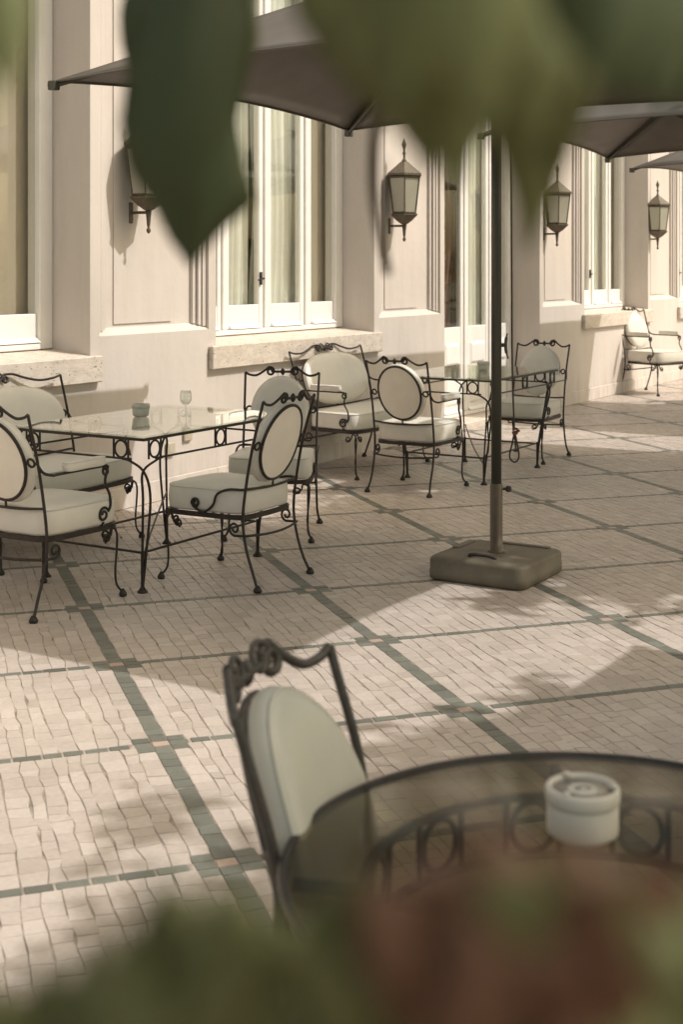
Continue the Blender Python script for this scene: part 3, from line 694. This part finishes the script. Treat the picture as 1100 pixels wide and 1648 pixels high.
# ------------------------------------------------------------------ rectangular tables
def make_table():
    T = thing('glass_table', '', 'table')
    hx, hy, zt = 0.615, 0.43, 0.775; lx, ly = 0.475, 0.305
    ax, ay = lx+.085, ly+.085
    MB().bbox(-hx, hx, -hy, hy, zt-.008, zt, .002).build('glass_top', 'table_glass', T)
    rim = MB()
    R = [(-hx,-hy),(hx,-hy),(hx,hy),(-hx,hy)]
    for k in range(4):
        (x0,y0),(x1,y1) = R[k], R[(k+1)%4]
        if y0 == y1: rim.box(min(x0,x1)-.004, max(x0,x1)+.004, y0-.005, y0+.005, zt-.022, zt-.0085)
        else: rim.box(x0-.005, x0+.005, min(y0,y1)+.0055, max(y0,y1)-.0055, zt-.022, zt-.0085)
    rim.build('rim', 'iron', T)
    zb = zt-.112
    def motif(p0, d, L):
        o = MB()
        def at(u, z): return (p0[0]+d[0]*u, p0[1]+d[1]*u, z)
        o.tube([at(0, zb), at(0, zt-.02)], .0055, 6); o.tube([at(L, zb), at(L, zt-.02)], .0055, 6)
        r = min(L/2-.006, .038); c = L/2
        o.tube([at(c+r*math.cos(2*PI*k/20), (zb+zt-.022)/2+ .040*math.sin(2*PI*k/20)) for k in range(20)], .0055, 6, closed=True)
        o.build('apron_ring', 'iron', T)
    for sy in (1, -1):
        MB().tube([(-ax+.04, sy*hy*.985, zb), (ax-.04, sy*hy*.985, zb)], .0055, 6).build('apron_rail', 'iron', T)
        for c in (-hx+.045, -.045, hx-.135): motif((c, sy*hy*.985), (1, 0), .09)
    for sx in (1, -1):
        MB().tube([(sx*hx*.99, -ay+.04, zb), (sx*hx*.99, ay-.04, zb)], .0055, 6).build('apron_rail', 'iron', T)
        for c in (-hy+.10, hy-.19): motif((sx*hx*.99, c), (0, 1), .09)
    for sx in (1, -1):
        for sy in (1, -1):
            foot = Vector((sx*(lx+.01), sy*(ly+.01), .012)); o = MB()
            o.tube(smooth_pts([(sx*(ax-.10), sy*hy*.985, zb), (sx*(ax-.045), sy*(hy*.98), zb-.012), (sx*(ax-.01), sy*(ay-.02), zb-.07), (sx*(lx+.055), sy*(ly+.05), .46), (sx*(lx+.018), sy*(ly+.016), .20), foot], 6), .0065, 6)
            o.tube(smooth_pts([(sx*hx*.99, sy*(ay-.10), zb), (sx*hx*.985, sy*(ay-.045), zb-.012), (sx*(ax-.0), sy*(ay+.0), zb-.07), (sx*(lx+.03), sy*(ly+.075), .46), (sx*(lx+.005), sy*(ly+.03), .20), foot], 6), .0065, 6)
            o.tube([(foot.x, foot.y, .20), (foot.x, foot.y, .02)], .009, 6)
            L = o.build('leg', 'iron', T)
            MB().lathe([(.026,0),(.026,.006),(.018,.014),(.009,.030)], (foot.x, foot.y, 0), 12).build('foot', 'iron', L)
    for sy in (1, -1): MB().tube([(-lx, sy*ly, .19), (lx, sy*ly, .19)], .0065, 6).build('stretcher', 'iron', T)
    for sx in (1, -1): MB().tube([(sx*lx, -ly, .19), (sx*lx, ly, .19)], .0065, 6).build('stretcher', 'iron', T)
    MB().tube(smooth_pts([(-lx, -ly, .15), (-.1, -.05, .20), (.3, .2, .27), (lx, ly, .30)], 4), .005, 6).build('brace', 'worn_iron', T)
    return T
t1 = make_table(); index_kids()
t2 = dup(t1)
t1.location = (5.575, -1.25, 0); tag(t1, 'rectangular glass topped iron table at left with the wine glass on it', 'table', 'rectangular glass tables by the wall')
t2.location = (9.365, -1.27, 0); tag(t2, 'rectangular glass topped iron table behind the umbrella pole', 'table', 'rectangular glass tables by the wall')
# bowls and glass
def bowl(x, y, z, label, rr=0.047, h=0.068):
    prof = [(rr*.62,0),(rr*.70,.002),(rr*.86,.006),(rr*.95,.020),(rr*.97,h*.62),(rr*.965,h*.68),(rr*1.04,h*.72),(rr*1.05,h*.94),(rr*1.0,h),(rr*.90,h),(rr*.86,h*.9),(rr*.84,.02),(rr*.6,.010),(.002,.009)]
    o = MB().lathe(prof, (0,0,0), 32).build('bowl', 'ceramic', None, (x, y, z)); tag(o, label, 'bowl', 'stoneware bowls on the tables'); return o
bowl(5.61, -1.12, .7752, 'grey green stoneware bowl standing beside the wine glass on the left table')
bowl(9.45, -1.31, .7752, 'grey green stoneware bowl on the table behind the umbrella pole')
wg = MB().lathe([(.002,0),(.030,.0005),(.031,.002),(.012,.005),(.0045,.012),(.004,.045),(.006,.055),(.018,.062),(.028,.075),(.032,.092),(.031,.112),(.027,.134),(.0262,.134),(.0300,.112),(.031,.092),(.027,.077),(.016,.065),(.002,.062)], (0,0,0), 32)
tag(wg.build('wine_glass', 'clear_glass', None, (5.78, -1.29, .7752)), 'empty stemmed wine glass on the left glass table', 'wine glass')

# ------------------------------------------------------------------ round table in the foreground
rtc = Vector((1.80, -5.13, 0)); RZ = 0.742; RR = 0.444
rt = thing('round_table', 'round smoked glass topped iron table in the foreground at lower right', 'table', rtc)
MB().lathe([(RR-.004,RZ-.008),(RR,RZ-.006),(RR,RZ-.002),(RR-.004,RZ)], (0,0,0), 96).build('glass_top', 'smoked_glass', rt)
MB().tube([((RR+.004)*math.cos(2*PI*k/96), (RR+.004)*math.sin(2*PI*k/96), RZ-.006) for k in range(96)], .0078, 8, closed=True).build('rim', 'iron', rt)
for z, r in ((RZ-.030, .335), (RZ-.125, .335)):
    o = MB(); n = 72; vs = []
    for k in range(n):
        a = 2*PI*k/n; c, s = math.cos(a), math.sin(a)
        vs += [(c*(r-.009), s*(r-.009), z-.003), (c*(r+.009), s*(r+.009), z-.003), (c*(r+.009), s*(r+.009), z+.003), (c*(r-.009), s*(r-.009), z+.003)]
    fs = [(4*k+i, 4*((k+1)%n)+i, 4*((k+1)%n)+(i+1)%4, 4*k+(i+1)%4) for k in range(n) for i in range(4)]
    o.add(vs, fs).build('apron_band', 'worn_iron', rt)
for k in range(12):
    a = 2*PI*(k+.35)/12; ro = MB(); da = .105
    def ap(u, z): return (.335*math.cos(a+u/.335), .335*math.sin(a+u/.335), z)
    ro.tube([ap(-.045, RZ-.121), ap(-.045, RZ-.034)], .0052, 6); ro.tube([ap(.045, RZ-.121), ap(.045, RZ-.034)], .0052, 6)
    ro.tube([ap(.036*math.cos(2*PI*q/18), RZ-.078+.040*math.sin(2*PI*q/18)) for q in range(18)], .0052, 6, closed=True)
    ro.build('apron_ring', 'worn_iron', rt)
for k in range(4):
    a = 2*PI*k/4+.55; c, s = math.cos(a), math.sin(a)
    o = MB().tube(smooth_pts([(c*(RR-.01), s*(RR-.01), RZ-.022), (c*.34, s*.34, RZ-.03)], 3), .010, 6)
    o.tube(smooth_pts([(c*.335, s*.335, RZ-.125), (c*.345, s*.345, RZ-.2), (c*.30, s*.30, .42), (c*.27, s*.27, .2), (c*.30, s*.30, .06), (c*.335, s*.335, .014)], 6), .011, 8)
    L = o.build('leg', 'worn_iron', rt)
    MB().lathe([(.028,0),(.028,.008),(.018,.018),(.010,.032)], (c*.337, s*.337, 0), 12).build('foot', 'worn_iron', L)
MB().tube([(.272*math.cos(2*PI*k/48), .272*math.sin(2*PI*k/48), .21) for k in range(48)], .007, 6, closed=True).build('stretcher_ring', 'worn_iron', rt)
asht = thing('ashtray', 'cream ceramic lidded ashtray on the round glass table in the foreground', 'ashtray', (1.885, -5.065, RZ+.0003))
MB().lathe([(.040,0),(.043,.003),(.0515,.008),(.0525,.014),(.0525,.045),(.051,.049),(.051,.051),(.0535,.053),(.0545,.056),(.0545,.070),(.052,.074),(.047,.074),(.044,.064),(.044,.030),(.002,.03)], (0,0,0), 48).build('body', 'white_ceramic', asht)
MB().lathe([(.0437,.069),(.030,.067),(.018,.070),(.0145,.0715),(.0130,.070),(.0130,.060),(.002,.06)], (0,0,0), 40).build('lid', 'white_ceramic', asht)
MB().lathe([(.0125,.0605),(.0125,.0640),(.002,.0645)], (0,0,0), 20).build('ash', 'ash', asht)
for k in range(3):
    a = .9+k*2*PI/3
    MB().bbox(.046*math.cos(a)-.006, .046*math.cos(a)+.006, .046*math.sin(a)-.006, .046*math.sin(a)+.006, .0735, .0775, .002).build('rest', 'white_ceramic', asht)

# ------------------------------------------------------------------ umbrellas
def make_umbrella():
    U = thing('umbrella', '', 'umbrella')
    HX, HY, ZE, ZA, OX, OY = 1.36, 1.68, 2.46, 3.24, -0.17, -0.08
    def eave(k, u):                                        # side k, u in 0..1; cut in between the corners
        cs = [(OX-HX,OY-HY),(OX+HX,OY-HY),(OX+HX,OY+HY),(OX-HX,OY+HY)]; a = Vector((*cs[k], 0)); b = Vector((*cs[(k+1)%4], 0))
        p = a.lerp(b, u); q = 4*u*(1-u); p = p*(1-0.02*q)
        return Vector((p.x, p.y, ZE+(ZA-ZE)*0.075*q))
    mb = MB(); N = 14; Rr = 12
    for k in range(4):
        vs = []; fs = []
        for r in range(Rr+1):
            t = r/Rr*0.93
            for i in range(N+1):
                e = eave(k, i/N); p = e.lerp(Vector((0,0,ZA)), t)
                sag = -0.05*math.sin(PI*t)*(4*(i/N)*(1-i/N)); p.z += sag
                vs.append(p)
        for r in range(Rr):
            for i in range(N): a = r*(N+1)+i; fs.append((a, a+1, a+N+2, a+N+1))
        mb.add(vs, fs, True)
    cp = mb.build('canopy', 'canvas', U)
    md = cp.modifiers.new('thick', 'SOLIDIFY'); md.thickness = .003
    hm = MB()
    for k in range(4): hm.tube([eave(k, i/N)-Vector((0,0,.004)) for i in range(N+1)], .0065, 5)
    hm.build('hem', 'canvas', U)
    vt = MB(); n4 = [(-1,-1),(1,-1),(1,1),(-1,1)]
    vt.add([(x*.26, y*.26, ZA-.07) for x, y in n4]+[(0,0,ZA+.09)]+[(x*.26, y*.26, ZA-.075) for x, y in n4]+[(0,0,ZA+.082)], [(0,1,4),(1,2,4),(2,3,4),(3,0,4),(6,5,9),(7,6,9),(8,7,9),(5,8,9)]); vt.build('vent_cap', 'canvas', U)
    for k in range(4):
        e = eave(k, 0); o = MB(); top = Vector((0,0,ZA-.06))
        o.tube([e+Vector((0,0,-.022))+(e-top)*0.012, top], .014, 4)
        o.bbox(e.x-.022, e.x+.022, e.y-.022, e.y+.022, e.z-.045, e.z+.0, .004)
        rb = o.build('rib', 'pole_dark', U)
        MB().tube([e.lerp(top, .5)+Vector((0,0,-.03)), (0,0,2.42)], .010, 4).build('strut', 'pole_dark', rb)
    MB().lathe([(.028,2.36),(.05,2.38),(.055,2.42),(.05,2.46),(.028,2.48)], (0,0,0), 16).build('runner', 'pole_dark', U)
    MB().lathe([(.0265,.46),(.0265,ZA)], (0,0,0), 24).build('pole', 'pole_dark', U)
    sl_ = MB().lathe([(.046,.121),(.046,.126),(.0325,.130),(.0325,.462),(.028,.466),(.028,.47)], (0,0,0), 28).build('sleeve', 'pole_brown', U)
    kn = MB().tube([(RT.x*.03,RT.y*.03,.44),(RT.x*.055,RT.y*.055,.44)], .006, 8); kn.lathe([(.004,-.016),(.014,-.012),(.016,0),(.014,.012),(.004,.016)], (RT.x*.062,RT.y*.062,.44), 10); kn.build('knob', 'rope', sl_)
    # weighted base
    bs = MB(); hb = .265
    def sq(h, r, z, n=6):
        res = []
        for (sx, sy, a0) in ((1,1,0),(-1,1,PI/2),(-1,-1,PI),(1,-1,3*PI/2)):
            for i in range(n+1):
                a = a0+PI/2*i/n; res.append((sx*(h-r)+r*math.cos(a), sy*(h-r)+r*math.sin(a), z))
        return res
    rings = [sq(hb-.012,.045,0), sq(hb,.05,.012), sq(hb+.001,.05,.05), sq(hb-.001,.05,.052), sq(hb-.001,.05,.098), sq(hb-.005,.05,.109), sq(hb-.014,.05,.116), sq(hb-.06,.05,.119), sq(.06,.05,.121)]
    n = len(rings[0]); vs = sum(rings, []); fs = [(i*n+k, i*n+(k+1)%n, (i+1)*n+(k+1)%n, (i+1)*n+k) for i in range(len(rings)-1) for k in range(n)]+[tuple(range(n))[::-1], tuple(range((len(rings)-1)*n, len(rings)*n))]
    bs.add(vs, fs, True)
    b = bs.build('base', 'base_plastic', U)
    h = MB(); 
    h.tube(smooth_pts([(-.165,-.075,.117),(-.17,-.06,.130),(-.175,0,.134),(-.17,.06,.130),(-.165,.075,.117)], 5), .009, 6); h.build('handle', 'rope', b)
    for x0, x1, y0, y1 in ((-.02,.18,.205,.245), (.205,.243,-.20,.13)): MB().bbox(x0,x1,y0,y1,.117,.1255,.004).build('lid_strip', 'base_plastic', b)
    return U
um = make_umbrella(); index_kids()
ulab = ['taupe square umbrella on a dark pole standing in a brown weighted base',
        'second taupe umbrella in the row, its square canopy cut by the upper right edge',
        'farthest taupe umbrella, only its canopy tip showing above the lantern at the right edge',
        'taupe umbrella to the right of the round table whose shadow crosses the sunlit paving']
for k, (x, y, z) in enumerate(((6.32,-2.87,1), (10.83,-2.96,1.05), (14.62,-2.82,1.04), (4.98,-7.36,1))):
    o = um if k == 0 else dup(um)
    o.location = (x, y, 0); o.scale = (1, 1, z); tag(o, ulab[k], 'umbrella', 'square umbrellas on the terrace')
# cord and cleat on the first pole
cl = MB(); c0 = Vector((RT.x*.027, RT.y*.027, 0)); 
cl.tube([c0+Vector((0,0,1.175)), c0+Vector((RT.x*.022,RT.y*.022,1.175))], .010, 6)
cl.tube(smooth_pts([c0+Vector((RT.x*.030,RT.y*.030,1.235)), c0+Vector((RT.x*.022,RT.y*.022,1.20)), c0+Vector((RT.x*.022,RT.y*.022,1.15)), c0+Vector((RT.x*.034,RT.y*.034,1.105))], 4), [.004]*3+[.008]*7+[.004]*3, 6)
cl.build('cleat', 'pole_dark', um)
rp = MB(); rx = RT*.078
pts = smooth_pts([RT*.03+Vector((0,0,2.40)), rx*.9+Vector((0,0,2.25)), rx+Vector((0,0,1.6)), rx*1.02+Vector((0,0,1.2)), rx*1.08+Vector((0,0,.95)), rx*1.18+Vector((0,0,.745))], 5)
rp.tube(pts, .0045, 6); kn_ = rx*1.2+Vector((0,0,.735))
rp.tube(smooth_pts([kn_, kn_+RT*.012+Vector((0,0,-.06)), kn_+RT*.022+Vector((0,0,-.13)), kn_+Vector((0,0,-.158)), kn_-RT*.026+Vector((0,0,-.13)), kn_-RT*.012+Vector((0,0,-.06)), kn_], 5), .0045, 6)
rp.build('cord', 'rope', um)
MB().tube(smooth_pts([kn_-RT*.012+Vector((0,0,.01)), kn_+RT*.012+Vector((0,0,.012)), kn_+RT*.010+Vector((0,0,-.012)), kn_-RT*.012+Vector((0,0,-.008)), kn_+RT*.026+Vector((0,0,.004))], 4), .006, 6).build('knot', 'rope_red', um)

# ------------------------------------------------------------------ trees that dapple the terrace
def leafy(mb, c, r, n, size, rnd):
    for _ in range(n):
        d = Vector((rnd.gauss(0,1), rnd.gauss(0,1), rnd.gauss(0,.7)))
        p = c+d*r*0.5; nrm = Vector((rnd.gauss(0,.6), rnd.gauss(0,.6), 1)).normalized(); t = nrm.orthogonal().normalized()
        t = Matrix.Rotation(rnd.uniform(0, 2*PI), 3, nrm) @ t; b = nrm.cross(t); s = size*rnd.uniform(.6, 1.3)
        mb.add([p-t*s, p+b*s*.42-t*.1*s, p+t*s, p-b*s*.42-t*.1*s], [(0,1,2,3)])
def tree(name, label, trunk, fork, shade, rnd, size=.085):
    T = thing(name, label, 'tree', (trunk[0], trunk[1], 0)); org = Vector((trunk[0], trunk[1], 0)); lv = MB(); cents = []
    for (gx0, gx1, gy0, gy1, n, zl, zh, rad, per) in shade:
        for _ in range(n):
            z = rnd.uniform(zl, zh); gp = Vector((rnd.uniform(gx0, gx1), rnd.uniform(gy0, gy1), 0))
            c = gp + Vector((0.30, -0.75, 1.0))*z
            cents.append(c); leafy(lv, c-org, rad*rnd.uniform(.7, 1.25), per, size, rnd)
    lv.build('crown', 'leaf_tree', T)
    tb = MB(); f = Vector(fork)-org
    tb.tube(smooth_pts([(0,0,-.05), (f.x*.25+.05, f.y*.25, f.z*.35), (f.x*.6, f.y*.6+.05, f.z*.7), f], 5), [.19]+[.17-.004*k for k in range(15)], 10)
    tb.build('trunk', 'bark', T)
    lb = MB()
    for c in cents[::max(1, len(cents)//34)]:
        e = c-org; m = f.lerp(e, .5)+Vector((rnd.uniform(-.2,.2), rnd.uniform(-.2,.2), .18)); lb.tube(smooth_pts([f, m, e], 4), [.05-.0045*k for k in range(9)], 5)
    lb.build('limbs', 'bark', T)
    return T
rn = random.Random(11)
tree('shade_tree', 'broad leafy tree right of the terrace that shades the paving beyond the umbrella base', (11.2,-8.6), (10.2,-7.4,3.6),
     [(6.9,8.4,-2.7,-1.35,40,4.2,6.2,.42,170), (7.0,11.0,-5.4,-2.65,135,4.2,6.4,.46,170), (6.3,8.0,-4.4,-3.3,12,4.2,6.0,.4,150), (6.65,7.4,-3.95,-2.75,30,4.2,6.0,.32,130), (6.2,7.2,-3.15,-2.9,4,4.4,5.4,.26,80), (5.75,6.3,-3.22,-3.06,3,4.4,5.2,.16,34),
      (6.3,7.6,-5.2,-3.9,14,4.2,6.4,.42,120), (9.5,15.0,-6.2,-3.4,45,4.4,6.6,.5,120), (8.2,11.0,-2.9,-1.9,12,4.2,5.8,.3,70)], rn)
tree('shade_tree', 'leafy tree behind the photographer that dapples the foreground paving and the round table', (3.2,-9.4), (3.3,-8.6,3.4),
     [(3.3,4.5,-4.1,-3.78,7,4.2,5.6,.24,60), (1.9,3.2,-4.6,-3.95,22,4.2,5.8,.36,110), (0.4,2.0,-5.2,-4.0,70,4.2,6.0,.40,130), (1.15,1.9,-4.5,-3.78,30,4.2,5.6,.30,110), 
      (-.5,2.6,-6.6,-4.8,50,4.3,6.0,.45,110), (4.5,5.2,-3.96,-3.84,2,4.2,5.2,.18,34), (2.95,3.15,-3.34,-3.28,2,4.6,5.0,.13,14)], rn)
hg = MB(); 
for x in range(-70, 360, 5):
    for q in range(9): leafy(hg, Vector((x*.1, -11.6+rn.uniform(-.5,.3), rn.uniform(.2, 2.1))), .5, 7, .16, rn)
tag(hg.build('hedge', 'leaf_tree'), 'long clipped green hedge along the garden side of the terrace', 'hedge', kind='stuff')

# ------------------------------------------------------------------ leaves hanging near and growing in front of the lens
IVY = [[(0,.10),(.06,.34),(.16,.46),(.27,.40),(.36,.30),(.47,.38),(.58,.42),(.66,.30),(.80,.16),(1,0)],
       [(0,.10),(.05,.26),(.14,.40),(.24,.50),(.34,.36),(.50,.31),(.60,.36),(.70,.24),(.86,.10),(1,0)],
       [(0,.06),(.10,.24),(.25,.40),(.42,.46),(.58,.40),(.75,.26),(.90,.10),(1,0)]]
BIGL = [(0,.30),(.10,.36),(.50,.46),(.66,.41),(.79,.24),(.90,.14),(1,0)]; BIGR = [(0,.38),(.20,.42),(.50,.31),(.62,.35),(.77,.43),(.86,.23),(1,0)]
def tab_at(t, u):
    for (a, b), (c, d) in zip(t, t[1:]):
        if u <= c: return b+(d-b)*(u-a)/(c-a)
    return t[-1][1]
def leaf_mesh(L, W, lobes, curl, rnd, big=False):
    n = 22; vs = []; fs = []
    tl, tr_ = (BIGL, BIGR) if big else (rnd.choice(IVY), rnd.choice(IVY))
    ph = rnd.uniform(0, 6)
    for i in range(n+1):
        u = i/n
        for s in (-1, -.66, -.33, 0, .33, .66, 1):
            wv = tab_at(tl if s < 0 else tr_, u)
            z = -abs(s)**1.5*W*.16*wv*2 + curl*math.sin(u*PI*.9)*L - u*u*L*curl*.6
            z += W*.012*math.sin(abs(s)*9+u*26+ph)*(1-abs(s)*.3) + (W*.012 if s == 0 else 0)
            vs.append((u*L, s*W*wv, z))
    for i in range(n):
        for k in range(6): a = i*7+k; fs.append((a, a+1, a+8, a+7))
    return vs, fs
def hang(parent, org, base, direction, facing, L, W, m, lobes=.6, curl=.08, rnd=random):
    vs, fs = leaf_mesh(L, W, lobes, curl, rnd, lobes < 0)
    x = Vector(direction).normalized(); z = Vector(facing); z = (z-x*z.dot(x)).normalized(); y = z.cross(x)
    mb = MB(); mb.add([Vector(base)-org+x*v[0]+y*v[1]+z*v[2] for v in vs], fs, True)
    o = mb.build('leaf', m, parent); md = o.modifiers.new('thick', 'SOLIDIFY'); md.thickness = .0006
    return o
def px(u, v, d):                                            # point at distance d in front of the photographer, picture units turned to metres
    return near((u-550)/2180*d, d, (428-v)/2180*d)
D0 = Vector((0,0,-1))
br = thing('hanging_branch', 'out of focus leafy branch hanging across the top of the view', 'branch', px(600, -300, .8)); o0 = Vector(br.location)
rl = random.Random(5)
def lf(u0, v0, u1, v1, d, wd, m, tw=0.0, lobes=.6, dd=0.0):
    a = px(u0, v0, d); b = px(u1, v1, d+dd); L = (b-a).length
    f = -FW + RT*tw
    hang(br, o0, a, b-a, f, L, wd*d/2180, m, lobes, rl.uniform(.02, .09))
LEAVES = [
 (308,-40, 306,432, .68,245,'leaf_dark',.1,-1), (255,-90,228,190,.84,110,'leaf_dark',.2), (380,-100,372,190,.74,100,'leaf',.3),
 (340,-110,318,200,.70,150,'leaf',-.2),
 (560,-160,585,170,.42,230,'leaf',.2), (640,-140,695,290,.40,280,'leaf',-.2), (760,-150,735,318,.44,240,'leaf_pale',.3), (700,-160,790,230,.36,260,'leaf_pale',0),
 (840,-100,852,415,.50,180,'leaf',.2), (880,-60,893,330,.46,130,'leaf',-.3), (820,-140,870,240,.34,260,'leaf_pale',.2), (930,-140,930,190,.36,220,'leaf',.1),
 (1010,-160,1000,170,.38,230,'leaf_dark',-.2), (1090,-120,1070,185,.40,220,'leaf_dark',.3), (1140,-160,1120,190,.45,200,'leaf_dark',0), (1000,-80,1050,140,.55,180,'leaf_dark',.2),
 (1060,-160,1040,160,.33,240,'leaf_dark',.1), (960,-160,985,150,.30,220,'leaf_dark',0),
 (610,-60,650,190,.55,180,'leaf_dark',-.2), (520,-200,512,30,.36,150,'leaf_pale',.3), (590,-160,560,110,.32,170,'leaf_pale',.1), (650,-200,640,180,.30,220,'leaf',.1), (760,-200,770,190,.29,240,'leaf_pale',0),
 (-20,-120,15,170,.36,120,'leaf_pale',.2), (-70,-60,-30,330,.40,100,'leaf',.2), (600,-60,575,120,.48,140,'leaf',.2), (680,20,735,285,.50,110,'leaf',.2), (905,-20,908,280,.44,110,'leaf',.2), (690,-60,705,270,.46,150,'leaf',.2)]
for q in LEAVES: lf(*q)
tw = MB()
for pts in ([(900,-420,.9),(700,-300,.75),(500,-230,.7),(300,-150,.8),(240,-40,.82)], [(700,-300,.75),(660,-200,.55),(640,-60,.6),(622,120,.80),(603,230,.84),(604,330,.88),(624,440,.90)],
            [(900,-420,.9),(1000,-260,.6),(1060,-120,.45)], [(700,-300,.75),(800,-200,.5),(845,-90,.5)], [(500,-230,.7),(200,-260,.5),(0,-140,.4)]):
    P3 = [px(*p)-o0 for p in pts]; s3 = smooth_pts(P3, 6); tw.tube(s3, [.0050-.0015*k/len(s3) for k in range(len(s3))], 6)
tw.build('twig', 'twig', br)
bu = thing('red_leaved_shrub', 'out of focus shrub with green and reddish leaves at the bottom of the view', 'shrub', px(700, 2600, .8)); o1 = Vector(bu.location)
def lf2(u, v, d, L, wd, m, ang, rnd):
    a = px(u, v, d); dirv = RT*math.sin(ang)+Vector((0,0,1))*math.cos(ang)+FW*rnd.uniform(-.4,.5)
    f = -FW+Vector((0,0,1))*rnd.uniform(.2,1.2)+RT*rnd.uniform(-.6,.6)
    hang(bu, o1, a, dirv, f, L*d/2180, wd*d/2180, m, .5, rnd.uniform(.02,.12))
rb2 = random.Random(21)
def fill(n, u0, u1, vtop, d0, d1, mats, size=150):
    for k in range(n):
        u = rb2.uniform(u0, u1); t = vtop(u)+size*.9; v = t+(1850-t)*rb2.random()**1.6
        lf2(u, v, rb2.uniform(d0, d1), size*rb2.uniform(.8,1.3), size*rb2.uniform(.6,.95), rb2.choice(mats), rb2.uniform(-.9,.9), rb2)
fill(70, 90, 700, lambda u: 1375+abs(u-430)*.55, .22, .30, ['leaf_low','leaf_low','leaf'], 200)
fill(60, 640, 1010, lambda u: 1345+abs(u-850)*.35, .20, .28, ['leaf_red','leaf_red','leaf_low'], 200)
fill(36, 960, 1220, lambda u: 1430, .21, .29, ['leaf_pale','leaf','leaf'], 190)
fill(14, -80, 180, lambda u: 1640, .24, .30, ['leaf','leaf_pale'], 150)
st = MB()
for k in range(16):
    u = 150+k*62+rb2.uniform(-20,20); a = px(700+(u-700)*.35, 2500, .75)-o1; b = px(u, 1620, .38)-o1
    st.tube(smooth_pts([a, a.lerp(b,.5)+FW*.02, b], 4), [.004-.0003*q for q in range(9)], 5)
st.build('stem', 'twig', bu)
